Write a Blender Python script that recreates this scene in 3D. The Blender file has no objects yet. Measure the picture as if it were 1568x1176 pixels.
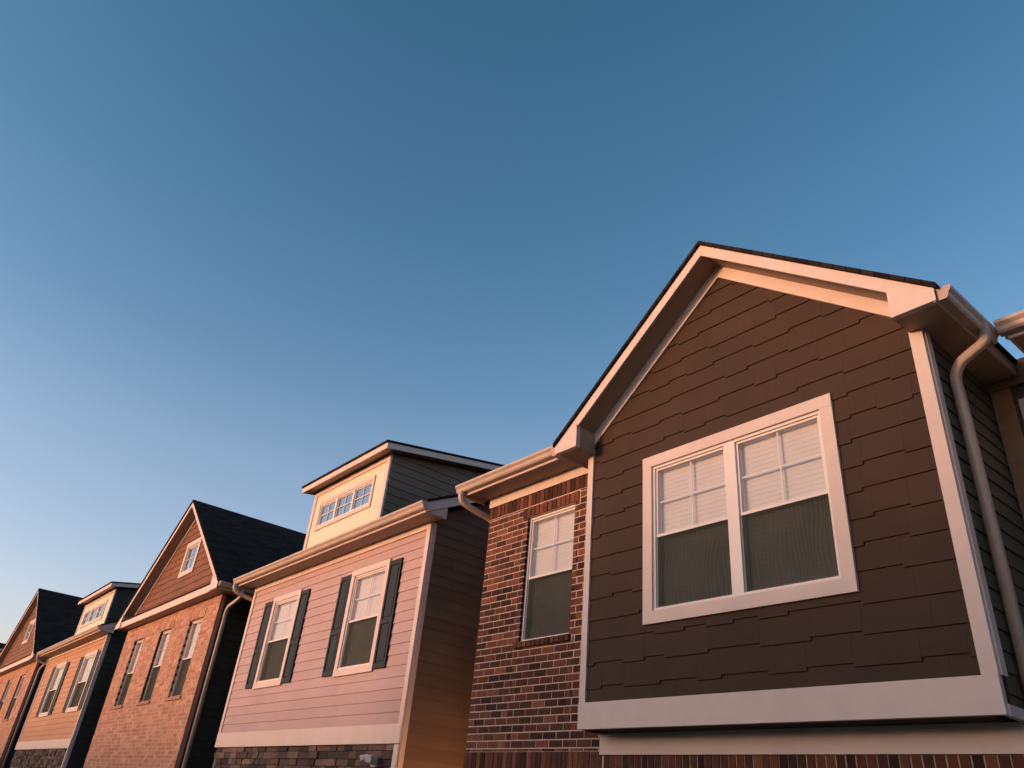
import bpy, math, random
from mathutils import Vector, Matrix
random.seed(7)
H=1.6
scene=bpy.context.scene
GZ=-H
# ---------------------------------------------------------------- materials
def newmat(name):
    m=bpy.data.materials.new(name); m.use_nodes=True
    nt=m.node_tree; b=nt.nodes['Principled BSDF']; return m,nt,b
def mat(name,col,rough=.6,var=.08,nscale=3.0,island=0.0,bump=.0,bscale=60,col2=None,spec=.4):
    m,nt,b=newmat(name); N=nt.nodes; L=nt.links
    b.inputs['Roughness'].default_value=rough
    b.inputs['Specular IOR Level'].default_value=spec
    tc=N.new('ShaderNodeTexCoord')
    n=N.new('ShaderNodeTexNoise'); n.inputs['Scale'].default_value=nscale; n.inputs['Detail'].default_value=6; n.inputs['Roughness'].default_value=.65
    L.new(tc.outputs['Object'],n.inputs['Vector'])
    mr=N.new('ShaderNodeMapRange'); mr.inputs['From Min'].default_value=.3; mr.inputs['From Max'].default_value=.7
    mr.inputs['To Min'].default_value=1-var; mr.inputs['To Max'].default_value=1+var
    L.new(n.outputs['Fac'],mr.inputs['Value'])
    val=mr.outputs[0]
    geo=N.new('ShaderNodeNewGeometry')
    if island>0:
        m2=N.new('ShaderNodeMapRange'); m2.inputs['To Min'].default_value=1-island; m2.inputs['To Max'].default_value=1+island
        L.new(geo.outputs['Random Per Island'],m2.inputs['Value'])
        mm=N.new('ShaderNodeMath'); mm.operation='MULTIPLY'; L.new(val,mm.inputs[0]); L.new(m2.outputs[0],mm.inputs[1]); val=mm.outputs[0]
    vm=N.new('ShaderNodeVectorMath'); vm.operation='SCALE'
    if col2:
        ramp=N.new('ShaderNodeValToRGB'); ramp.color_ramp.elements[0].color=(*col,1); ramp.color_ramp.elements[1].color=(*col2,1)
        ml=N.new('ShaderNodeMath'); ml.operation='MULTIPLY'; ml.inputs[1].default_value=7.31
        fr=N.new('ShaderNodeMath'); fr.operation='FRACT'
        L.new(geo.outputs['Random Per Island'],ml.inputs[0]); L.new(ml.outputs[0],fr.inputs[0]); L.new(fr.outputs[0],ramp.inputs[0])
        L.new(ramp.outputs[0],vm.inputs[0])
    else: vm.inputs[0].default_value=col
    L.new(val,vm.inputs['Scale']); L.new(vm.outputs[0],b.inputs['Base Color'])
    if bump>0:
        n2=N.new('ShaderNodeTexNoise'); n2.inputs['Scale'].default_value=bscale; n2.inputs['Detail'].default_value=4
        L.new(tc.outputs['Object'],n2.inputs['Vector'])
        bp=N.new('ShaderNodeBump'); bp.inputs['Strength'].default_value=bump; bp.inputs['Distance'].default_value=.01
        L.new(n2.outputs['Fac'],bp.inputs['Height']); L.new(bp.outputs[0],b.inputs['Normal'])
    return m
def grain_mat(name,col,var=.12,island=.1,rough=.55):
    # siding with faint horizontal wood grain
    m,nt,b=newmat(name); N=nt.nodes; L=nt.links
    b.inputs['Roughness'].default_value=rough; b.inputs['Specular IOR Level'].default_value=.25
    tc=N.new('ShaderNodeTexCoord'); mp=N.new('ShaderNodeMapping'); mp.inputs['Scale'].default_value=(2.5,2.5,70)
    L.new(tc.outputs['Object'],mp.inputs[0])
    n=N.new('ShaderNodeTexNoise'); n.inputs['Scale'].default_value=1; n.inputs['Detail'].default_value=5; L.new(mp.outputs[0],n.inputs['Vector'])
    n3=N.new('ShaderNodeTexNoise'); n3.inputs['Scale'].default_value=1.3; n3.inputs['Detail'].default_value=4; L.new(tc.outputs['Object'],n3.inputs['Vector'])
    geo=N.new('ShaderNodeNewGeometry')
    def mr(src,a,c,lo,hi):
        q=N.new('ShaderNodeMapRange'); q.inputs['From Min'].default_value=a; q.inputs['From Max'].default_value=c
        q.inputs['To Min'].default_value=lo; q.inputs['To Max'].default_value=hi; L.new(src,q.inputs['Value']); return q.outputs[0]
    def mul(a,c):
        q=N.new('ShaderNodeMath'); q.operation='MULTIPLY'; L.new(a,q.inputs[0]); L.new(c,q.inputs[1]); return q.outputs[0]
    v=mul(mul(mr(n.outputs['Fac'],.3,.7,1-var*.5,1+var*.5),mr(n3.outputs['Fac'],.3,.7,1-var,1+var)),mr(geo.outputs['Random Per Island'],0,1,1-island,1+island))
    vm=N.new('ShaderNodeVectorMath'); vm.operation='SCALE'; vm.inputs[0].default_value=col; L.new(v,vm.inputs['Scale']); L.new(vm.outputs[0],b.inputs['Base Color'])
    bp=N.new('ShaderNodeBump'); bp.inputs['Strength'].default_value=.25; bp.inputs['Distance'].default_value=.004
    L.new(n.outputs['Fac'],bp.inputs['Height']); L.new(bp.outputs[0],b.inputs['Normal'])
    return m
def shingle_mat(name,ydir):
    m,nt,b=newmat(name); N=nt.nodes; L=nt.links
    b.inputs['Roughness'].default_value=.95; b.inputs['Specular IOR Level'].default_value=.1
    tc=N.new('ShaderNodeTexCoord'); sp=N.new('ShaderNodeSeparateXYZ'); cb=N.new('ShaderNodeCombineXYZ')
    L.new(tc.outputs['Object'],sp.inputs[0])
    L.new(sp.outputs['Y' if ydir else 'X'],cb.inputs[0]); L.new(sp.outputs['X' if ydir else 'Y'],cb.inputs[1])
    br=N.new('ShaderNodeTexBrick'); br.inputs['Scale'].default_value=1; br.inputs['Brick Width'].default_value=.3; br.inputs['Row Height'].default_value=.12
    br.inputs['Mortar Size'].default_value=.006
    br.inputs['Color1'].default_value=(.013,.010,.009,1); br.inputs['Color2'].default_value=(.030,.022,.019,1); br.inputs['Mortar'].default_value=(.005,.004,.004,1)
    L.new(cb.outputs[0],br.inputs['Vector']); L.new(br.outputs['Color'],b.inputs['Base Color'])
    bp=N.new('ShaderNodeBump'); bp.inputs['Strength'].default_value=.6; bp.inputs['Distance'].default_value=.01; bp.invert=True
    L.new(br.outputs['Fac'],bp.inputs['Height']); L.new(bp.outputs[0],b.inputs['Normal'])
    return m
M={}
M['trim']=mat('painted_trim',(.60,.475,.445),.5,.07,2,bump=.05)
M['vinyl']=mat('window_vinyl',(.70,.62,.60),.35,.02)
M['gutter']=mat('aluminium_gutter',(.43,.32,.27),.35,.1,4)
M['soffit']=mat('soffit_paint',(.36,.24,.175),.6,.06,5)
M['shake']=grain_mat('brown_shake',(.046,.0235,.0145),.14,.05,.7)
M['shake3']=grain_mat('rust_shake',(.17,.067,.036),.12,.10,.7)
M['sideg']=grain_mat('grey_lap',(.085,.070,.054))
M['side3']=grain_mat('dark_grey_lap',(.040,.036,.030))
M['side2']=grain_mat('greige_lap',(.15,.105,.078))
M['pink']=grain_mat('taupe_lap',(.42,.285,.285),.05,.035)
M['tan']=grain_mat('tan_lap',(.43,.205,.11),.06,.04)
M['cream']=grain_mat('cream_panel',(.68,.59,.48),.04,.02)
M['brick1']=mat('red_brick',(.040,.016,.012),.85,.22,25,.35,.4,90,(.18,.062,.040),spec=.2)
M['brick3']=mat('salmon_brick',(.35,.175,.125),.85,.14,25,.14,.3,90,(.48,.27,.205),spec=.2)
M['mortar1']=mat('mortar',(.58,.44,.37),.95,.15,30,0,.3,120,spec=.1)
M['mortar3']=mat('mortar_pale',(.48,.32,.25),.95,.1,30,0,.3,120,spec=.1)
M['stone']=mat('ledge_stone',(.03,.024,.022),.85,.3,12,.4,.5,40,(.15,.10,.085),spec=.2)
M['shutter']=mat('shutter_paint',(.008,.012,.016),.5,.1,8,spec=.2)
M['roofy']=shingle_mat('asphalt_shingle_y',True); M['roofx']=shingle_mat('asphalt_shingle_x',False)
M['dark']=mat('interior_dark',(.03,.03,.03),.9)
M['blind']=mat('window_blind',(.62,.52,.50),.6,.05,2)
M['door']=mat('door_paint',(.08,.03,.02),.4)
M['wood']=mat('stained_wood',(.28,.14,.08),.6,.15,6)
M['lampm']=mat('lamp_housing',(.6,.58,.55),.4)
M['iron']=mat('black_iron',(.02,.02,.02),.4)
def emis(name,c,s):
    m,nt,b=newmat(name); b.inputs['Base Color'].default_value=(*c,1); b.inputs['Emission Color'].default_value=(*c,1); b.inputs['Emission Strength'].default_value=s; return m
M['added_bulb']=emis('added_lamp_bulb',(1,.6,.3),4)  # glow for the added side lantern
def glass_mat(name,f0,rough=.02):
    m=bpy.data.materials.new(name); m.use_nodes=True; nt=m.node_tree; N=nt.nodes; L=nt.links
    for n in list(N):
        if n.type!='OUTPUT_MATERIAL': N.remove(n)
    out=[n for n in N if n.type=='OUTPUT_MATERIAL'][0]
    tr=N.new('ShaderNodeBsdfTransparent'); tr.inputs[0].default_value=(.92,.94,.94,1)
    gl=N.new('ShaderNodeBsdfGlossy'); gl.inputs['Roughness'].default_value=rough
    lw=N.new('ShaderNodeLayerWeight'); lw.inputs['Blend'].default_value=.5
    p=N.new('ShaderNodeMath'); p.operation='POWER'; p.inputs[1].default_value=5; L.new(lw.outputs['Facing'],p.inputs[0])
    a=N.new('ShaderNodeMath'); a.operation='MULTIPLY_ADD'; a.inputs[1].default_value=1-f0; a.inputs[2].default_value=f0; L.new(p.outputs[0],a.inputs[0])
    mx=N.new('ShaderNodeMixShader'); L.new(a.outputs[0],mx.inputs[0]); L.new(tr.outputs[0],mx.inputs[1]); L.new(gl.outputs[0],mx.inputs[2]); L.new(mx.outputs[0],out.inputs[0])
    return m
M['glass']=glass_mat('window_glass',.07); M['glassd']=glass_mat('dormer_glass',.6)
def screen_mat():
    m=bpy.data.materials.new('insect_screen'); m.use_nodes=True; nt=m.node_tree; N=nt.nodes; L=nt.links
    for n in list(N):
        if n.type!='OUTPUT_MATERIAL': N.remove(n)
    out=[n for n in N if n.type=='OUTPUT_MATERIAL'][0]
    tr=N.new('ShaderNodeBsdfTransparent'); df=N.new('ShaderNodeBsdfDiffuse'); df.inputs[0].default_value=(.04,.045,.036,1)
    tc=N.new('ShaderNodeTexCoord'); w=N.new('ShaderNodeTexWave'); w.inputs['Scale'].default_value=3.2; w.inputs['Distortion'].default_value=14; w.inputs['Detail'].default_value=.6; w.inputs['Detail Scale'].default_value=.55
    mp=N.new('ShaderNodeMapping'); mp.inputs['Scale'].default_value=(2.4,1,.9); L.new(tc.outputs['Object'],mp.inputs[0]); L.new(mp.outputs[0],w.inputs['Vector'])
    n=N.new('ShaderNodeTexNoise'); n.inputs['Scale'].default_value=2.2; L.new(tc.outputs['Object'],n.inputs['Vector'])
    # moire painted into the mesh opacity as fine wandering bands
    am=N.new('ShaderNodeMapRange'); am.inputs['From Min'].default_value=.35; am.inputs['From Max'].default_value=.65; am.inputs['To Min'].default_value=.02; am.inputs['To Max'].default_value=.10; L.new(n.outputs['Fac'],am.inputs['Value'])
    q=N.new('ShaderNodeMath'); q.operation='MULTIPLY_ADD'; L.new(w.outputs['Fac'],q.inputs[0]); L.new(am.outputs[0],q.inputs[1]); q.inputs[2].default_value=.72
    mx=N.new('ShaderNodeMixShader'); L.new(q.outputs[0],mx.inputs[0]); L.new(tr.outputs[0],mx.inputs[1]); L.new(df.outputs[0],mx.inputs[2]); L.new(mx.outputs[0],out.inputs[0])
    return m
M['screen']=screen_mat()
# ---------------------------------------------------------------- mesh builder
def front(Y): return lambda s,d,z:(s,Y-d,z)
def rightf(X): return lambda s,d,z:(X+d,s,z)
def leftf(X): return lambda s,d,z:(X-d,s,z)
def clip(poly,ax,val,keep_less):
    out=[]; n=len(poly)
    for i in range(n):
        a=poly[i]; b=poly[(i+1)%n]
        ia=(a[ax]<=val) if keep_less else (a[ax]>=val); ib=(b[ax]<=val) if keep_less else (b[ax]>=val)
        if ia: out.append(a)
        if ia!=ib:
            t=(val-a[ax])/(b[ax]-a[ax]); out.append((a[0]+t*(b[0]-a[0]),a[1]+t*(b[1]-a[1])))
    r=[]
    for p in out:
        if not r or abs(p[0]-r[-1][0])+abs(p[1]-r[-1][1])>1e-5: r.append(p)
    if len(r)>1 and abs(r[0][0]-r[-1][0])+abs(r[0][1]-r[-1][1])<1e-5: r.pop()
    if len(r)<3: return None
    A=abs(sum(r[i][0]*r[(i+1)%len(r)][1]-r[(i+1)%len(r)][0]*r[i][1] for i in range(len(r))))/2
    return r if A>2e-5 else None
def pieces(poly,holes):
    res=[poly]
    for (a,b,c,d) in holes:
        nr=[]
        for p in res:
            q=clip(p,0,a,True)
            if q: nr.append(q)
            q=clip(p,0,b,False)
            if q: nr.append(q)
            m=clip(p,0,a,False); m=clip(m,0,b,True) if m else None
            if m:
                q=clip(m,1,c,True)
                if q: nr.append(q)
                q=clip(m,1,d,False)
                if q: nr.append(q)
        res=nr
    return res
def rect(a,b,c,d): return [(a,c),(b,c),(b,d),(a,d)]
class MB:
    def __init__(s): s.v=[]; s.f=[]
    def prism(s,pts,vec,caps=True):
        n=len(pts); o=len(s.v)
        s.v+=[tuple(p) for p in pts]; s.v+=[(p[0]+vec[0],p[1]+vec[1],p[2]+vec[2]) for p in pts]
        if caps: s.f.append(tuple(range(o,o+n))); s.f.append(tuple(range(o+2*n-1,o+n-1,-1)))
        for i in range(n):
            j=(i+1)%n; s.f.append((o+i,o+n+i,o+n+j,o+j))
    def box(s,x0,x1,y0,y1,z0,z1): s.prism([(x0,y0,z0),(x1,y0,z0),(x1,y0,z1),(x0,y0,z1)],(0,y1-y0,0))
    def sheet(s,F,a,b,c,d,dd):
        o=len(s.v); s.v+=[F(p[0],dd,p[1]) for p in rect(a,b,c,d)]; s.f.append((o,o+1,o+2,o+3))
    def poly(s,F,pts,d0,d1):
        n=len(pts); o=len(s.v)
        dd=d1 if callable(d1) else (lambda z:d1)
        s.v+=[F(p[0],dd(p[1]),p[1]) for p in pts]; s.v+=[F(p[0],d0,p[1]) for p in pts]
        s.f.append(tuple(range(o,o+n))); s.f.append(tuple(range(o+2*n-1,o+n-1,-1)))
        for i in range(n):
            j=(i+1)%n; s.f.append((o+i,o+n+i,o+n+j,o+j))
    def bf(s,F,a,b,c,d,d0,d1): s.poly(F,rect(a,b,c,d),d0,d1)
    def prof(s,F,pr,s0,s1):
        a=[F(s0,d,z) for d,z in pr]; b=[F(s1,d,z) for d,z in pr]
        s.prism(a,tuple(b[0][i]-a[0][i] for i in range(3)))
    def tube(s,pts,r,n=12,flat=1.0):
        P=[Vector(p) for p in pts]
        Q=[]
        for i in range(len(P)-1):
            a=P[max(i-1,0)];b=P[i];c=P[i+1];d=P[min(i+2,len(P)-1)]
            long=(c-b).length>.6
            for k in range(1 if long else 6):
                t=k/6
                if long: Q.append(b); continue
                ta=(c-a)/2 if (b-a).length<.6 else (c-b)*.8
                tb=(d-b)/2 if (d-c).length<.6 else (c-b)*.8
                Q.append((2*t**3-3*t*t+1)*b+(t**3-2*t*t+t)*ta+(-2*t**3+3*t*t)*c+(t**3-t*t)*tb)
        Q.append(P[-1])
        o=len(s.v); up=Vector((.13,.9,.2))
        for i,q in enumerate(Q):
            t=(Q[min(i+1,len(Q)-1)]-Q[max(i-1,0)]).normalized()
            u=t.cross(up).normalized(); w=t.cross(u).normalized()
            for k in range(n):
                a=2*math.pi*k/n; ca,sa=math.cos(a),math.sin(a)
                e=.6
                x=math.copysign(abs(ca)**e,ca)*r; y=math.copysign(abs(sa)**e,sa)*r*flat
                s.v.append(tuple(q+u*x+w*y))
        for i in range(len(Q)-1):
            for k in range(n):
                s.f.append((o+i*n+k,o+i*n+(k+1)%n,o+(i+1)*n+(k+1)%n,o+(i+1)*n+k))
        s.f.append(tuple(range(o,o+n))); s.f.append(tuple(range(o+len(Q)*n-1,o+len(Q)*n-n-1,-1)))
    def obj(s,name,m,parent=None,smooth=False):
        if not s.v: return None
        me=bpy.data.meshes.new(name); me.from_pydata([(a,b,c+H) for a,b,c in s.v],[],s.f); me.update()
        import bmesh
        bm=bmesh.new(); bm.from_mesh(me); bmesh.ops.recalc_face_normals(bm,faces=bm.faces); bm.to_mesh(me); bm.free()
        if smooth:
            for p in me.polygons: p.use_smooth=True
        me.materials.append(m); o=bpy.data.objects.new(name,me); scene.collection.objects.link(o)
        if parent: o.parent=parent
        return o
class House:
    def __init__(s,name):
        s.e=bpy.data.objects.new(name,None); scene.collection.objects.link(s.e); s.p={}
    def g(s,part,m):
        k=(part,m)
        if k not in s.p: s.p[k]=MB()
        return s.p[k]
    def done(s):
        for (part,m),mb in s.p.items(): mb.obj(part,M[m],s.e,smooth=(part=='downspouts'))
# ---------------------------------------------------------------- wall finishes
def lap(mb,F,poly,exp=.165,t=.014,holes=(),base=.002):
    z0=min(p[1] for p in poly); z1=max(p[1] for p in poly); s0=min(p[0] for p in poly); s1=max(p[0] for p in poly); z=z0
    while z<z1-.005:
        zt=z+exp
        q=clip(poly,1,z,False); q=clip(q,1,min(zt,z1),True) if q else None
        if q:
            cuts=[]; s=s0-random.uniform(0,3.4)
            while s<s1: 
                s+=3.66
                if s<s1: cuts.append((s,s+.0025,z-1,zt+1))
            tj=t+random.uniform(-.0015,.0015)
            for p in pieces(q,list(holes)+cuts): mb.poly(F,p,-.01,(lambda zz,a=z,b=zt:base+tj*(b-zz)/(b-a)))
        z=zt
def shakes(mb,F,poly,exp=.235,t=.017,holes=(),wmin=.25,wmax=.6,step=.03):
    z0=min(p[1] for p in poly); z1=max(p[1] for p in poly); s0=min(p[0] for p in poly); s1=max(p[0] for p in poly)
    z=z0-.1; row=0
    while z<z1:
        s=s0-random.uniform(0,wmax); lo=random.random()<.5
        while s<s1:
            w=random.uniform(wmin,wmax); dz=0 if lo else step; 
            lo = (not lo) if random.random()<.85 else lo
            zb=z+dz; zt=z+exp+step*1.2; z00=z
            q=rect(s,s+w-.0012,zb,zt)
            n=len(poly)
            for i in range(n):
                a=poly[i]; b=poly[(i+1)%n]
                ex,ez=b[0]-a[0],b[1]-a[1]
                out=[]
                if not q: break
                for k in range(len(q)):
                    p=q[k]; p2=q[(k+1)%len(q)]
                    f1=ex*(p[1]-a[1])-ez*(p[0]-a[0]); f2=ex*(p2[1]-a[1])-ez*(p2[0]-a[0])
                    if f1>=0: out.append(p)
                    if (f1>=0)!=(f2>=0):
                        tq=f1/(f1-f2); out.append((p[0]+tq*(p2[0]-p[0]),p[1]+tq*(p2[1]-p[1])))
                q=out if len(out)>2 else None
            if q:
                for p in pieces(q,holes):
                    if clip(p,0,1e6,True): mb.poly(F,p,-.01,(lambda zz,a=z00,b=zt:.001+t*(b-zz)/(b-a)))
            s+=w
        z+=exp; row+=1
def bricks(mb,F,s0,s1,z0,z1,holes=(),bl=.21,bh=.072,j=.014,d=0.0):
    z=z0; row=0
    while z<z1-.01:
        zt=min(z+bh,z1); s=s0-(bl/2+j/2 if row%2 else 0)
        while s<s1:
            a=max(s,s0); b=min(s+bl,s1)
            if b-a>.02:
                for p in pieces(rect(a,b,z,zt),holes):
                    w=max(q[0] for q in p)-min(q[0] for q in p)
                    if w>.012: mb.poly(F,p,-.1,d+random.uniform(-.002,.002))
            s+=bl+j
        z+=bh+j; row+=1
def soldier(mb,F,s0,s1,z0,z1,d=.004,w=.072,j=.014,holes=()):
    s=s0
    while s<s1-.02:
        for p in pieces(rect(s,min(s+w,s1),z0,z1),holes): mb.poly(F,p,-.1,d+random.uniform(-.003,.004))
        s+=w+j
def stones(mb,F,s0,s1,z0,z1):
    z=z1
    while z>z0:
        h=random.uniform(.07,.16); s=s0-random.uniform(0,.3)
        while s<s1:
            w=random.uniform(.15,.5)
            a=max(s,s0); b=min(s+w-.008,s1)
            if b-a>.03:
                if random.random()<.3 and h>.12:
                    mb.bf(F,a,b,z-h/2+.004,z-.004,-.1,random.uniform(.0,.035)); mb.bf(F,a,b,z-h+.004,z-h/2-.004,-.1,random.uniform(.0,.035))
                else: mb.bf(F,a,b,z-h+.004,z-.004,-.1,random.uniform(.0,.035))
            s+=w
        z-=h
# ---------------------------------------------------------------- windows
def window(h,F,s0,s1,z0,z1,units=1,trim=.11,rec=0.0,grid=(2,2),blind=True,sash=True,mull=.1,td=.04,glass='glass',fr='vinyl'):
    T=h.g('window_trim','trim'); V=h.g('window_sashes',fr); G=h.g('window_glass',glass); B=h.g('window_blinds','blind'); S=h.g('window_screens','screen')
    a,b,c,d=s0,s1,z0,z1
    if trim>0:
        T.bf(F,a,b,d-trim,d,-.1,td); T.bf(F,a,b,c,c+trim,-.1,td+.001)
        T.bf(F,a,a+trim,c+trim,d-trim,-.1,td-.002); T.bf(F,b-trim,b,c+trim,d-trim,-.1,td-.002)
        a+=trim;b-=trim;c+=trim;d-=trim
    r=-rec
    f=.03
    V.bf(F,a,b,d-f,d,r-.1,r+.015); V.bf(F,a,b,c,c+f,r-.1,r+.02); V.bf(F,a,a+f,c+f,d-f,r-.1,r+.013); V.bf(F,b-f,b,c+f,d-f,r-.1,r+.013)
    a+=f;b-=f;c+=f;d-=f
    W=(b-a-mull*(units-1))/units
    for i in range(units):
        ua=a+i*(W+mull); ub=ua+W
        if i<units-1: V.bf(F,ub,ub+mull,c,d,r-.1,r+.018)
        e=.024
        if sash:
            zm=(c+d)/2
            for (za,zb,dd) in ((zm-.02,d,r-.012),(c,zm+.02,r-.032)):
                V.bf(F,ua,ub,zb-e,zb,r-.09,dd+.008); V.bf(F,ua,ub,za,za+e+.006,r-.09,dd+.009)
                V.bf(F,ua,ua+e,za+e+.006,zb-e,r-.09,dd+.006); V.bf(F,ub-e,ub,za+e+.006,zb-e,r-.09,dd+.006)
            G.sheet(F,ua+e,ub-e,zm+.014,d-e,r-.024); G.sheet(F,ua+e,ub-e,c+e,zm-.01,r-.048)
            S.sheet(F,ua+.008,ub-.008,c+.01,zm-.02,r-.015)
            V.bf(F,ua,ua+.01,c,zm-.02,r-.022,r-.011);V.bf(F,ub-.01,ub,c,zm-.02,r-.022,r-.011)
            gz0,gz1=zm+.014,d-e; gd=r-.034
        else:
            V.bf(F,ua,ub,d-e,d,r-.09,r-.01); V.bf(F,ua,ub,c,c+e,r-.09,r-.01); V.bf(F,ua,ua+e,c+e,d-e,r-.09,r-.012); V.bf(F,ub-e,ub,c+e,d-e,r-.09,r-.012)
            G.sheet(F,ua+e,ub-e,c+e,d-e,r-.024); gz0,gz1=c+e,d-e; gd=r-.014
        for k in range(1,grid[0]):
            x=ua+e+(ub-ua-2*e)*k/grid[0]; V.bf(F,x-.009,x+.009,gz0,gz1,gd-.004,gd+.004)
        for k in range(1,grid[1]):
            z=gz0+(gz1-gz0)*k/grid[1]; V.bf(F,ua+e,ub-e,z-.009,z+.009,gd-.003,gd+.003)
        if blind:
            z=c; off=random.uniform(-.0006,.0006)
            while z<d:
                B.poly(F,rect(ua+.002,ub-.002,z,min(z+.0495,d)),r-.088,(lambda zz,z=z:r-.081+off+.0022*(1-(zz-z)/.05)))
                z+=.05
def shutter(h,F,a,b,z0,z1):
    S=h.g('shutters','shutter'); w=.05; d0,d1=.0,.045
    S.bf(F,a,b,z0,z1,d0,.028)
    S.bf(F,a,a+w,z0,z1,.02,d1); S.bf(F,b-w,b,z0,z1,.02,d1)
    zm=z0+(z1-z0)*.42
    for (c,d) in ((z0,z0+.08),(zm-.04,zm+.04),(z1-.08,z1)): S.bf(F,a+w,b-w,c,d,.02,d1-.001)
    for (c,d) in ((z0+.11,zm-.07),(zm+.07,z1-.11)): S.bf(F,a+w+.03,b-w-.03,c,d,.02,.038)
GUT=[(0,0),(.07,0),(.085,.02),(.095,.055),(.118,.085),(.12,.115),(.105,.118),(.0,.118)]
def gutter(h,F,s0,s1,ztop):
    h.g('gutter','gutter').prof(F,[(d,z+ztop-.118) for d,z in GUT],s0,s1)
# ---------------------------------------------------------------- roofs
def roof_ridge_y(h,xc,half,zr,ze,y0,yw,y1,wx0,wx1,friez=.17,fas=.15,zbox=None,gutR=None,gutL=None,roofm='roofy'):
    sl=(zr-ze)/half; R=h.g('roof_shingles',roofm); Fm=h.g('fascia','trim'); So=h.g('soffit','soffit')
    zb=ze-.125 if zbox is None else zbox
    for sg in (1,-1):
        xe=xc+sg*half; xo=xc+sg*(half+.03); zo=ze-sl*.03
        R.prism([(xc,y0-.03,zr+.055),(xo,y0-.03,zo+.055),(xo,y0-.03,zo+.003),(xc,y0-.03,zr+.003)],(0,y1-y0+.03,0))
        Fm.prism([(xc,y0,zr),(xe,y0,ze),(xe,y0,ze-min(fas,ze-zb)),(xc+sg*(half-.02),y0,ze+.02*sl-fas),(xc,y0,zr-fas)],(0,.025,0))
        So.prism([(xc,y0+.026,zr-fas+.03),(xe,y0+.026,ze-fas+.03),(xe,y0+.026,ze-fas+.045),(xc,y0+.026,zr-fas+.045)],(0,yw-y0-.026,0))
        xw=wx1 if sg>0 else wx0
        zw=zr-sl*abs(xw-xc)
        Fm.prism([(xc,yw-.034,zr-fas+.028),(xw,yw-.034,zw-fas+.028),(xw,yw-.034,zw-fas+.028-friez),(xc,yw-.034,zr-fas+.028-friez)],(0,.034,0))
        Fm.box(min(xe,xe-sg*.02),max(xe,xe-sg*.02),y0+.026,y1,zb,ze-.01)
        a,b=sorted((xw,xe-sg*.02)); So.box(a,b,y0+.05,y1,zb+.002,zb+.016)
        xi=xw-sg*.09
        Fm.prism([(xe,y0-.012,zb-.001),(xi,y0-.012,zb-.001),(xi,y0-.012,zr-sl*abs(xi-xc)-fas+.02),(xe,y0-.012,ze-.02)],(0,.062,0))
        So.prism([(xi,y0+.05,zb+.001),(xw,y0+.05,zb+.001),(xw,y0+.05,zw-fas),(xi,y0+.05,zr-sl*abs(xi-xc)-fas)],(0,yw-y0-.09,0))
    if gutR: gutter(h,rightf(xc+half),gutR[0],gutR[1],ze-.005)
    if gutL: gutter(h,leftf(xc-half),gutL[0],gutL[1],ze-.005)
def roof_ridge_x(h,ye,yr,ze,sl,x0,x1,yw,wx0,wx1,back=None,fas=.15,gut=True):
    R=h.g('roof_shingles','roofx'); Fm=h.g('fascia','trim'); So=h.g('soffit','soffit')
    zr=ze+sl*(yr-ye); yb=2*yr-ye if back is None else back
    for (a,b) in ((ye,1),(yb,-1)):
        ao=a-b*.03; zo=ze-.03*sl
        R.prism([(x0-.03,ao,zo+.045),(x0-.03,yr,zr+.045),(x0-.03,yr,zr+.003),(x0-.03,ao,zo+.003)],(x1-x0+.06,0,0))
        for xs,vx in ((x1,-.025),(x0,.025)):
            Fm.prism([(xs,a,ze),(xs,yr,zr),(xs,yr,zr-fas),(xs,a+b*.02,ze-fas)],(vx,0,0))
        for xa,xb in ((wx1,x1-.026),(x0+.026,wx0)):
            if xb-xa>.03: So.prism([(xa,a,ze-fas+.03),(xa,yr,zr-fas+.03),(xa,yr,zr-fas+.045),(xa,a,ze-fas+.045)],(xb-xa,0,0))
    Fm.box(x0+.026,x1-.026,ye,ye+.02,ze-.165,ze-.01)
    So.box(x0+.026,x1-.026,ye+.021,yw,ze-.165,ze-.15)
    for xs,vx in ((x1-.027,-.02),(x0+.027,.02)):
        Fm.prism([(xs,ye+.003,ze-.167),(xs,yw+.06,ze-.167),(xs,yw+.06,ze+sl*(yw+.06-ye)-fas+.02),(xs,ye+.003,ze-.03)],(vx,0,0))
    if gut: gutter(h,front(ye),x0-.02,x1+.02,ze-.01)
# ---------------------------------------------------------------- HOUSE 1 : brown shake gable
h=House('brown_shake_townhouse')
bx0,bx1=-6.19,-2.13; xc=-4.16
FB=front(6.0); FW=front(6.3); YR=7.3
zr,ze,half=6.03,4.165,2.315; sl=(zr-ze)/half
wx0,wx1,wz0,wz1=-5.31,-3.015,1.885,3.735
hole=[(wx0+.05,wx1-.05,wz0+.05,wz1-.05)]
def gz(x,off): return zr-sl*abs(x-xc)-off
bayp=[(bx0,.93),(bx1,.93),(bx1,gz(bx1,.2)),(xc,gz(xc,.2)),(bx0,gz(bx0,.2))]
sh=h.g('shake_siding','shake')
sp=[(bx0+.02,1.18),(bx1-.02,1.18),(bx1-.02,gz(bx1,.2)),(xc,gz(xc,.2)),(bx0+.02,gz(bx0,.2))]
shakes(sh,FB,sp,holes=hole)
for p in pieces(bayp,hole): h.g('bay_sheathing','shake').poly(FB,p,-.15,-.0095)
T=h.g('trim_boards','trim')
T.bf(FB,bx0-.01,bx1+.01,.93,1.185,-.02,.04)
T.bf(FB,bx0-.012,bx0+.075,1.185,gz(bx0,.1),-.02,.032); T.bf(FB,bx1-.1,bx1+.012,1.185,gz(bx1,.16),-.02,.032)
T.bf(rightf(bx1),6.002,6.09,1.185,4.06,-.02,.026); T.bf(leftf(bx0),6.002,6.09,1.185,4.06,-.02,.026)
h.g('bay_body','dark').poly(FB,bayp,-1.25,-.151)
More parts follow.
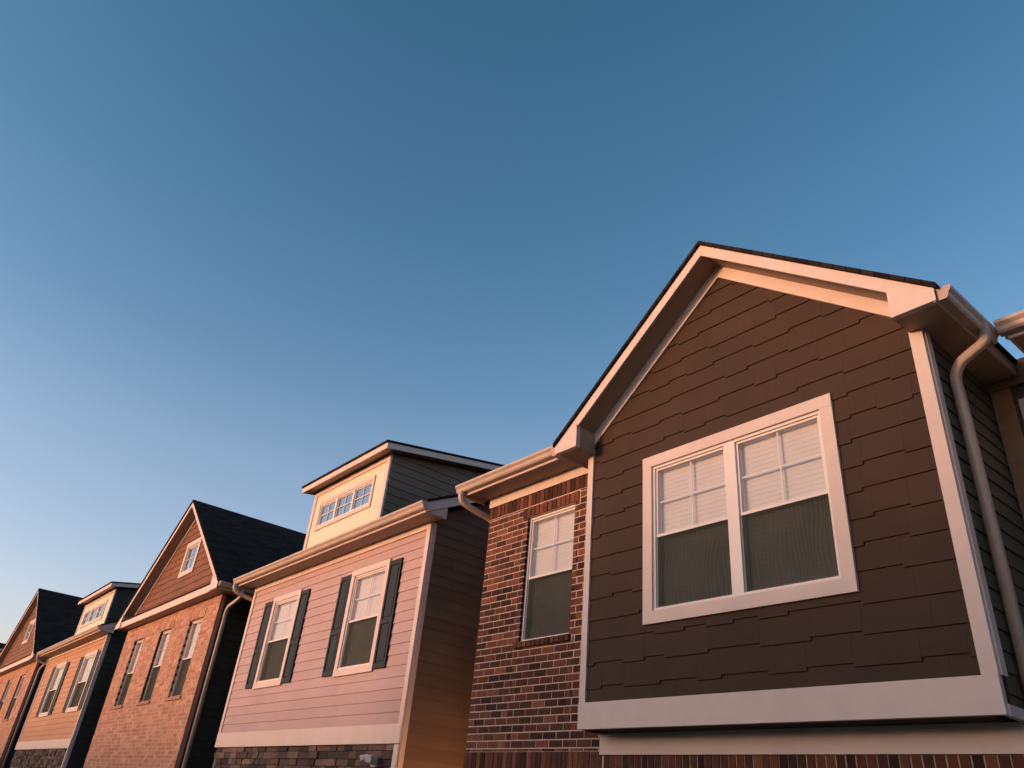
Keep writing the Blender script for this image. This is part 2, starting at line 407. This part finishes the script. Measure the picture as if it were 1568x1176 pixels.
lap(h.g('side_siding','sideg'),rightf(bx1),rect(6.09,YR,.93,4.06),.15)
h.g('side_sheathing','sideg').bf(rightf(bx1),6.01,YR,.93,4.1,-.1,-.002)
lap(h.g('side_siding','sideg'),leftf(bx0),rect(6.09,6.3,.93,4.06),.15)
h.g('side_sheathing','sideg').bf(leftf(bx0),6.01,6.3,.93,4.1,-.1,-.002)
h.g('bay_soffit','soffit').box(bx0+.02,bx1-.02,6.02,YR,.935,.95)
h.g('trim_boards','trim').bf(rightf(bx1),6.0,YR,.925,1.0,-.02,.024)
window(h,FB,wx0,wx1,wz0,wz1,units=2,trim=.125,mull=.13)
roof_ridge_y(h,xc,half,zr,ze,5.66,6.0,11.0,bx0,bx1,zbox=4.04,gutR=(5.68,6.62),gutL=(5.68,6.0))
D=h.g('downspouts','gutter')
D.tube([(-1.77,6.36,4.12),(-1.77,6.36,4.0),(-1.80,6.35,3.93),(-1.9,6.34,3.87),(-2.0,6.33,3.80),(-2.06,6.33,3.68),(-2.06,6.33,3.5),(-2.06,6.33,GZ+.1)],.042)
# brick part left
bl,br_=-8.57,-6.15
wb=(-7.69,-6.76,2.02,3.68)
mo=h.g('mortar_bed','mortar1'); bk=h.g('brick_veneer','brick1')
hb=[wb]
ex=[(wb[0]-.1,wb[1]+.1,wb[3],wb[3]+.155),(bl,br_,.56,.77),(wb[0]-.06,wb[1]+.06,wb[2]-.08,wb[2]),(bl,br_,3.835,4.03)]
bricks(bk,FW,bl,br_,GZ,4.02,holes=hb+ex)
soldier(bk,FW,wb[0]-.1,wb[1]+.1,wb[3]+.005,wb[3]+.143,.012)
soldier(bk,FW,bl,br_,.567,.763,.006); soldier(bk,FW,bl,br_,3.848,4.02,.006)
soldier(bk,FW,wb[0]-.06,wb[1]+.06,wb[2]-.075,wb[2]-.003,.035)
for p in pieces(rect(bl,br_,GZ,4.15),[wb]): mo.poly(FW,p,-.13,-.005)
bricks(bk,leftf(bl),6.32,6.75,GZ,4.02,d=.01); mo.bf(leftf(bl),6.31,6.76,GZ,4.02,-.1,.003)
# brick under bay
soldier(bk,FW,-6.14,bx1,.50,.725,.004); bricks(bk,FW,-6.14,bx1,GZ,.49)
mo.bf(FW,br_,bx1,GZ,.8,-.13,-.005)
T.bf(FW,bx0,bx1-.02,.73,.925,-.05,.02); T.bf(front(6.28),bx0,bx1-.02,.90,.927,0,.02)
window(h,FW,*wb,units=1,trim=0,rec=.055)
h.g('frieze','trim').bf(FW,bl-.01,bx0,4.02,4.17,-.05,.025)
h.g('house_body','sideg').box(bl,bx0-.1,6.45,16,GZ,4.2)
h.g('house_body','sideg').box(bx0-.1,bx1-.02,YR+.05,16,GZ,4.2)
h.g('house_body','sideg').box(bx0+.1,bx1-.01,6.45,YR+.1,GZ,.93)
roof_ridge_x(h,5.95,11.2,4.33,.45,-8.87,-6.23,6.3,bl,-6.26)
lap(h.g('side_siding','sideg'),rightf(bx1),rect(6.3,YR,GZ,.92),.15,base=-.005)
D.tube([(-8.78,5.89,4.22),(-8.78,5.89,4.12),(-8.76,5.95,4.04),(-8.70,6.15,3.96),(-8.64,6.38,3.88),(-8.63,6.42,3.74),(-8.63,6.42,3.5),(-8.63,6.42,GZ+.1)],.042)
# right recessed part
FR=front(YR); rx1=1.6
rw=(-1.90,-.75,1.97,3.80)
rh=(rw[0]+.03,rw[1]-.03,rw[2]+.03,rw[3]-.03)
lap(h.g('entry_siding','sideg'),FR,rect(bx1,rx1,GZ,4.0),.15,holes=[rh,(-1.4,-.4,GZ,.5)])
h.g('trim_boards','wood').bf(FR,bx1,rx1,3.95,4.2,-.05,.05)
h.g('trim_boards','wood').bf(FR,bx1+.02,bx1+.19,GZ,3.95,-.02,.035)
for p in pieces(rect(bx1,rx1,GZ,4.2),[rh]): h.g('entry_sheathing','dark').poly(FR,p,-.1,-.004)
window(h,FR,*rw,1,trim=.1,fr='vinyl')
h.g('front_door','door').bf(FR,-1.4,-.4,GZ+.02,.5,-.05,.01)
h.g('house_body','sideg').box(bx1-.2,rx1,YR+.12,16,GZ,4.2)
lap(h.g('side_siding','sideg'),rightf(rx1),[(YR,GZ),(16,GZ),(16,4.2),(11.7,6.4),(YR,4.2)],.15)
h.g('house_body','sideg').prism([(rx1-.02,YR+.1,4.2),(rx1-.02,16,4.2),(rx1-.02,11.7,6.4)],(-9,0,0))
roof_ridge_x(h,6.62,11.7,4.22,.45,-1.70,1.95,YR,-1.9,rx1)
# added, unseen lantern in the gap, to throw an orange glow on the neighbour
L1=h.g('added_lantern_frame','iron'); lx,ly,lz=-8.72,7.05,.05
L1.bf(leftf(bl),ly-.06,ly+.06,lz-.16,lz+.16,.0,.02); L1.box(lx-.09,lx+.06,ly-.09,ly+.09,lz+.15,lz+.18); L1.box(lx-.08,lx+.06,ly-.08,ly+.08,lz-.17,lz-.15)
for a in (-.075,.045):
    for b in (-.07,.06): L1.box(lx+a,lx+a+.012,ly+b,ly+b+.012,lz-.15,lz+.15)
h.g('added_lantern_bulb','added_bulb').tube([(lx-.01,ly,lz-.08),(lx-.01,ly,lz),(lx-.01,ly,lz+.06)],.02)
h.done()
ld=bpy.data.lights.new('added_glow_light','POINT'); ld.energy=75; ld.color=(1,.42,.14); ld.shadow_soft_size=.05  # light added for the orange patch on the neighbour's side wall
lo_=bpy.data.objects.new('added_glow_light',ld); scene.collection.objects.link(lo_); lo_.location=(lx-.13,ly,lz+H); lo_.parent=h.e
# ---------------------------------------------------------------- side gable (siding) houses
def siding_house(name,x0,x1,Y,wins,siding,dorm,ze=4.33,sl=.48,side='side2',ztop=4.06,bot=(.88,1.14),ww=1.3,wz=(1.93,3.76),depth=12,lamp=None):
    h=House(name); F=front(Y); T=h.g('trim_boards','trim')
    holes=[(c-ww/2+.05,c+ww/2-.05,wz[0]+.05,wz[1]-.05) for c in wins]
    lap(h.g('front_siding',siding),F,rect(x0+.01,x1-.01,bot[1],ztop),.165,holes=holes)
    for p in pieces(rect(x0,x1,bot[0]+.01,ze-.16),holes): h.g('front_sheathing',siding).poly(F,p,-.15,-.0095)
    T.bf(F,x0-.01,x1+.012,bot[0],bot[1],-.08,.035)
    T.bf(F,x0-.01,x0+.1,bot[1],ztop,-.02,.03); T.bf(F,x1-.09,x1+.012,bot[1],ztop,-.02,.03)
    T.bf(rightf(x1),Y+.002,Y+.08,GZ,ze-.17,-.02,.022)
    T.bf(F,x0-.01,x1+.012,ztop,ze-.164,-.02,.033)
    stones(h.g('stone_veneer','stone'),front(Y+.03),x0,x1-.05,GZ,bot[0])
    h.g('stone_mortar','dark').bf(F,x0,x1-.06,GZ,bot[0],-.15,-.045)
    T.bf(rightf(x1),Y-.03,Y+.0,GZ,bot[0]-.01,-.11,.0)
    h.g('house_body','dark').box(x0,x1-.02,Y+.151,Y+depth,GZ,ze-.02)
    yr=Y-.35+ (depth+.7)/2; zr=ze+sl*(yr-Y+.35)
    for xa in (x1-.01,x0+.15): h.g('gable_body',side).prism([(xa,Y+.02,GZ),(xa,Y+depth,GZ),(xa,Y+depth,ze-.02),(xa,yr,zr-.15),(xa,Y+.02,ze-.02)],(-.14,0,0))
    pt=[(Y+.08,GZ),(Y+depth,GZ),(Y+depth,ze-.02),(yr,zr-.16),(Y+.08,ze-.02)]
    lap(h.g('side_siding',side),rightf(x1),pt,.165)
    roof_ridge_x(h,Y-.35,yr,ze,sl,x0-.33,x1+.33,Y,x0,x1)
    for c in wins:
        window(h,F,c-ww/2,c+ww/2,wz[0],wz[1],1,trim=.11)
        k=.38*(ww/1.3)
        shutter(h,F,c-ww/2-k-.015,c-ww/2-.015,wz[0]+.03,wz[1]-.06)
        shutter(h,F,c+ww/2+.015,c+ww/2+k+.015,wz[0]+.03,wz[1]-.06)
    da,db,dy,dz,ds=dorm['x0'],dorm['x1'],dorm['y'],dorm['z'],.17
    FD=front(dy); zb=ze+sl*(dy-Y+.35)-.1
    dh=[(dorm['w'][0]+.05,dorm['w'][1]-.05,dorm['w'][2]+.05,dorm['w'][3]-.05)]
    for p in pieces(rect(da,db,zb,dz),dh): h.g('dormer_face','cream').poly(FD,p,-.14,0)
    T.bf(FD,da-.01,da+.11,zb,dz-.12,-.02,.022); T.bf(FD,db-.11,db+.012,zb,dz-.12,-.02,.022); T.bf(FD,da-.01,db+.012,dz-.12,dz,-.02,.024)
    window(h,FD,*dorm['w'],units=3,trim=.08,grid=(2,2),blind=False,sash=False,mull=.07,td=.03,glass='glassd')
    ye=yr-.3
    for Fx,xx in ((rightf(db),db),(leftf(da),da)):
        pl=[(dy+.01,zb-.3),(ye,zb-.3),(ye,dz+ds*(ye-dy)),(dy+.01,dz)]
        h.g('dormer_cheek',side).poly(Fx,pl,-.1,-.002); lap(h.g('dormer_siding',side),Fx,pl,.165)
    h.g('dormer_inside','dark').box(da+.1,db-.1,dy+.16,dy+.3,zb,dz)
    R=h.g('dormer_roof','roofx'); Fm=h.g('dormer_fascia','trim'); yo=dy-.26; ov=.24
    z0=dz-ds*.26+.14
    R.prism([(da-ov-.02,yo-.03,z0+.002),(da-ov-.02,ye+.6,z0+ds*(ye+.63-yo)),(da-ov-.02,ye+.6,z0+.04+ds*(ye+.63-yo)),(da-ov-.02,yo-.03,z0+.042)],(db-da+2*ov+.04,0,0))
    for xs,v in ((db+ov,-.025),(da-ov,.025)):
        Fm.prism([(xs,yo,z0),(xs,ye+.5,z0+ds*(ye+.5-yo)),(xs,ye+.5,z0-.12+ds*(ye+.5-yo)),(xs,yo,z0-.12)],(v,0,0))
    Fm.box(da-ov+.026,db+ov-.026,yo,yo+.022,z0-.12,z0)
    h.g('dormer_soffit','soffit').prism([(da-ov+.026,yo+.023,z0-.1),(da-ov+.026,ye,z0-.1+ds*(ye-yo)),(da-ov+.026,ye,z0-.085+ds*(ye-yo)),(da-ov+.026,yo+.023,z0-.085)],(db-da+2*ov-.052,0,0))
    xl=x0-.28
    h.g('downspouts','gutter').tube([(xl,Y-.41,ze-.1),(xl,Y-.41,ze-.2),(xl+.03,Y-.35,ze-.29),(xl+.1,Y-.12,ze-.37),(x0-.06,Y+.1,ze-.45),(x0-.06,Y+.12,ze-.6),(x0-.06,Y+.12,ze-.8),(x0-.06,Y+.12,GZ+.1)],.042)
    if lamp:
        Lm=h.g('flood_light','lampm')
        Lm.bf(F,lamp-.06,lamp+.06,.58,.70,-.04,.03); Lm.tube([(lamp-.02,Y-.03,.64),(lamp-.06,Y-.11,.68),(lamp-.1,Y-.19,.66)],.045); Lm.tube([(lamp+.03,Y-.03,.64),(lamp+.07,Y-.11,.68),(lamp+.12,Y-.19,.66)],.045)
    h.done(); return h
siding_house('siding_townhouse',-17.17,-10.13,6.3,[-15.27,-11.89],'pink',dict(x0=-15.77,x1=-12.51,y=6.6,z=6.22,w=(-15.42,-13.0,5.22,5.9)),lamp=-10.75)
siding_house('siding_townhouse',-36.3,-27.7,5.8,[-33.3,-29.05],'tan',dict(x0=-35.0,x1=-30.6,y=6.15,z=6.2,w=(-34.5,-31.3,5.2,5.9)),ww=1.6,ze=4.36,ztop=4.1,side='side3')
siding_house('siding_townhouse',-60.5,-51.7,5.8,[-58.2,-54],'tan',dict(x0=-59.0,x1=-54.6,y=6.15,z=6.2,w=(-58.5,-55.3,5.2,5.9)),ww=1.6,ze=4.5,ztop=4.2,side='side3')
# ---------------------------------------------------------------- front gable brick houses
def gable_house(name,x0,x1,Y,zr,ze,wins,vent,ww=.95,wz=(1.95,3.75),br='brick3',mo='mortar3',depth=13,ov=.4):
    h=House(name); F=front(Y); xc=(x0+x1)/2; half=(x1-x0)/2+ov; sl=(zr-ze)/half
    holes=[(c-ww/2,c+ww/2,*wz) for c in wins]
    ex=[(c-ww/2-.08,c+ww/2+.08,wz[1],wz[1]+.21) for c in wins]+[(c-ww/2-.06,c+ww/2+.06,wz[0]-.08,wz[0]) for c in wins]
    zt=ze-.18
    B=h.g('brick_veneer',br)
    bricks(B,F,x0,x1,GZ,zt,holes=holes+ex)
    for c in wins:
        soldier(B,F,c-ww/2-.08,c+ww/2+.08,wz[1]+.003,wz[1]+.205,.012); soldier(B,F,c-ww/2-.06,c+ww/2+.06,wz[0]-.077,wz[0]-.003,.04)
        window(h,F,c-ww/2,c+ww/2,wz[0],wz[1],1,trim=0,rec=.08)
    for p in pieces(rect(x0,x1,GZ,ze),holes): h.g('mortar_bed',mo).poly(F,p,-.14,-.008)
    h.g('house_body','side3').box(x0,x1-.02,Y+.18,Y+depth,GZ,ze)
    g=lambda x,o: zr-sl*abs(x-xc)-o
    vh=[(vent[0]-vent[2]/2+.04,vent[0]+vent[2]/2-.04,vent[1]-vent[3]/2+.04,vent[1]+vent[3]/2-.04)]
    gp=[(x0+.01,ze),(x1-.01,ze),(x1-.01,g(x1,.18)),(xc,g(xc,.18)),(x0+.01,g(x0,.18))]
    shakes(h.g('gable_shakes','shake3'),F,gp,exp=.2,holes=vh,step=.02,wmin=.15,wmax=.3)
    for p in pieces(gp,vh): h.g('gable_sheathing','shake3').poly(F,p,-.14,-.0095)
    h.g('gable_body','dark').poly(F,gp,-3,-.141)
    window(h,F,vent[0]-vent[2]/2,vent[0]+vent[2]/2,vent[1]-vent[3]/2,vent[1]+vent[3]/2,1,trim=.13,grid=(2,2),blind=False,sash=False,glass='glassd')
    roof_ridge_y(h,xc,half,zr,ze,Y-.3,Y,Y+depth,x0,x1,zbox=ze-.16,gutR=(Y-.28,Y+depth),gutL=(Y-.28,Y+depth))
    P=h.g('pent_band','trim'); P.box(x0-.3,x1+.3,Y-.272,Y-.25,ze-.16,ze+.05); h.g('pent_soffit','soffit').box(x0,x1,Y-.25,Y-.01,ze-.158,ze-.14)
    h.g('pent_roof','roofx').prism([(x0-.3,Y-.3,ze+.05),(x0-.3,Y+.0,ze+.2),(x0-.3,Y,ze+.16),(x0-.3,Y-.3,ze+.02)],(x1-x0+.6,0,0))
    lap(h.g('side_siding','side3'),rightf(x1),rect(Y+.1,Y+depth,GZ,ze-.15),.165)
    h.g('brick_return',br).box(x1-.02,x1+.004,Y+.004,Y+.1,GZ,ze-.16)
    xe=xc+half+.06
    h.g('downspouts','gutter').tube([(xe,Y+.3,ze-.1),(xe,Y+.3,ze-.2),(xe-.06,Y+.28,ze-.28),(xe-.2,Y+.24,ze-.36),(x1+.12,Y+.2,ze-.44),(x1+.06,Y+.18,ze-.56),(x1+.06,Y+.18,ze-.8),(x1+.06,Y+.18,GZ+.1)],.045)
    h.done()
gable_house('brick_gable_townhouse',-26.2,-18.5,6.0,7.36,4.34,[-24.6,-22.2,-19.9],(-21.95,5.68,1.15,1.0))
gable_house('brick_gable_townhouse',-49.8,-38.9,5.8,8.1,4.5,[-47.4,-44.3,-41.2],(-44.3,6.1,1.3,1.1),ww=1.2,wz=(2.1,3.9))
gable_house('brick_gable_townhouse',-72,-62,5.8,8.1,4.6,[-70,-67,-64],(-67,6.1,1.3,1.1),ww=1.2,wz=(2.1,3.9))
# ---------------------------------------------------------------- ground, road, far side
def sheet(name,x0,x1,y0,y1,z,m):
    mb=MB(); mb.box(x0,x1,y0,y1,z-.5,z); return mb.obj(name,m)
lawn=mat('lawn',(.06,.085,.03),.95,.35,1.5,0,.6,30)
sheet('ground',-600,600,-600,600,GZ,lawn)
conc=mat('concrete',(.38,.36,.33),.85,.12,2,0,.3,60); asp=mat('asphalt',(.05,.05,.05),.9,.2,3,0,.4,120)
sheet('sidewalk',-200,200,-1.2,.6,GZ+.06,conc)
sheet('road',-200,200,-11.2,-3.0,GZ+.004,asp)
for n,a,b in (('kerb',-3.0,-2.8),('kerb',-11.4,-11.2)): sheet(n,-200,200,a,b,GZ+.13,conc)
sheet('sidewalk',-200,200,-15,-13.2,GZ+.06,conc)
mk=mat('road_paint',(.6,.58,.5),.7)
mb=MB()
for i in range(-30,20): mb.box(i*6.0,i*6.0+2.6,-7.17,-7.05,GZ-.02,GZ+.008)
mb.obj('road_marking',mk)
def far_house(x0,x1,Y,ze,zr,sid):
    h=House('distant_townhouse'); F=lambda s,d,z:(s,Y+d,z)
    wins=[x0+(x1-x0)*t for t in (.2,.5,.8)]
    rows=((-.8,.7),(1.9,3.5)) if ze>3.6 else ((-.8,.7),)
    holes=[(c-.5,c+.5,a,b) for c in wins for a,b in rows]
    for p in pieces(rect(x0,x1,GZ,ze),holes): h.g('front_wall',sid).poly(F,p,-.15,0)
    for q in holes: window(h,F,*q,units=1,trim=.0,rec=.05)
    h.g('house_body',sid).box(x0,x1,Y-10,Y-.151,GZ,ze)
    yc=Y-5; R=h.g('roof_shingles','roofx')
    R.prism([(x0-.3,Y+.4,ze-.05),(x0-.3,yc,zr),(x0-.3,Y-10.4,ze-.05)],(x1-x0+.6,0,0))
    h.g('front_door','door').bf(F,wins[0]+1,wins[0]+2,GZ,.5,.002,.05)
    h.done()
x=-110; cols=['pink','cream','brick3','tan']; i=0
while x<50:
    w=random.uniform(8,9.5)
    tall = x+w/2>-25
    far_house(x,x+w,-20,3.9 if tall else 1.5,random.uniform(5.9,6.2) if tall else random.uniform(3.9,4.2),cols[i%4]); x+=w+random.uniform(1.0,1.6); i+=1
# ---------------------------------------------------------------- light
EL=math.radians(5.5); S=Vector((-.33,-.944,0)).normalized(); S=Vector((S.x*math.cos(EL),S.y*math.cos(EL),math.sin(EL)))
sd=bpy.data.lights.new('sun','SUN'); sd.energy=2.6; sd.angle=math.radians(5); sd.color=(1,.53,.30)
so=bpy.data.objects.new('sun',sd); scene.collection.objects.link(so); so.rotation_euler=S.to_track_quat('Z','Y').to_euler(); so.location=(0,-10,30)
w=bpy.data.worlds.new('World'); scene.world=w; w.use_nodes=True; nt=w.node_tree; bg=nt.nodes['Background']
sk=nt.nodes.new('ShaderNodeTexSky'); sk.sky_type='NISHITA'; sk.sun_disc=False; sk.sun_elevation=EL; sk.sun_rotation=math.atan2(S.x,S.y)%(2*math.pi)
sk.air_density=1.0; sk.dust_density=1.5; sk.ozone_density=1.5
# evening haze grading by elevation
tc=nt.nodes.new('ShaderNodeTexCoord'); sx=nt.nodes.new('ShaderNodeSeparateXYZ'); nt.links.new(tc.outputs['Generated'],sx.inputs[0])
rp=nt.nodes.new('ShaderNodeValToRGB'); nt.links.new(sx.outputs['Z'],rp.inputs[0])
K=3.4
stops=[(0,(2.9,2.1,2.3)),(.17,(3.0,2.5,2.8)),(.365,(2.5,2.4,2.65)),(.48,(1.75,2.1,2.4)),(.63,(1.25,1.85,2.2)),(.85,(.85,1.6,1.9))]
el=rp.color_ramp.elements
while len(el)<len(stops): el.new(.5)
for e,(p,c) in zip(el,stops): e.position=p
for e,(p,c) in zip(el,stops): e.color=(c[0]/K,c[1]/K,c[2]/K,1)
vm=nt.nodes.new('ShaderNodeVectorMath'); vm.operation='MULTIPLY'; nt.links.new(sk.outputs[0],vm.inputs[0]); nt.links.new(rp.outputs[0],vm.inputs[1])
vs=nt.nodes.new('ShaderNodeVectorMath'); vs.operation='SCALE'; vs.inputs['Scale'].default_value=K; nt.links.new(vm.outputs[0],vs.inputs[0])
nt.links.new(vs.outputs[0],bg.inputs[0]); bg.inputs[1].default_value=.145
# ---------------------------------------------------------------- camera
R=Vector((.6388,.7644,.0870)); Dn=Vector((-.3390,.3813,-.8600)); Fw=Vector((-.6906,.5199,.5028))
Fw.normalize(); R=(R-Fw*R.dot(Fw)).normalized(); U=R.cross(Fw)
m=Matrix(((R.x,U.x,-Fw.x,0),(R.y,U.y,-Fw.y,0),(R.z,U.z,-Fw.z,H),(0,0,0,1)))
cd=bpy.data.cameras.new('camera'); co=bpy.data.objects.new('camera',cd); scene.collection.objects.link(co); co.matrix_world=m
cd.sensor_width=36; cd.lens=1161/1568*36; cd.clip_end=3000; cd.clip_start=.05
scene.camera=co
scene.view_settings.view_transform='Standard'; scene.view_settings.look='None'; scene.view_settings.exposure=0
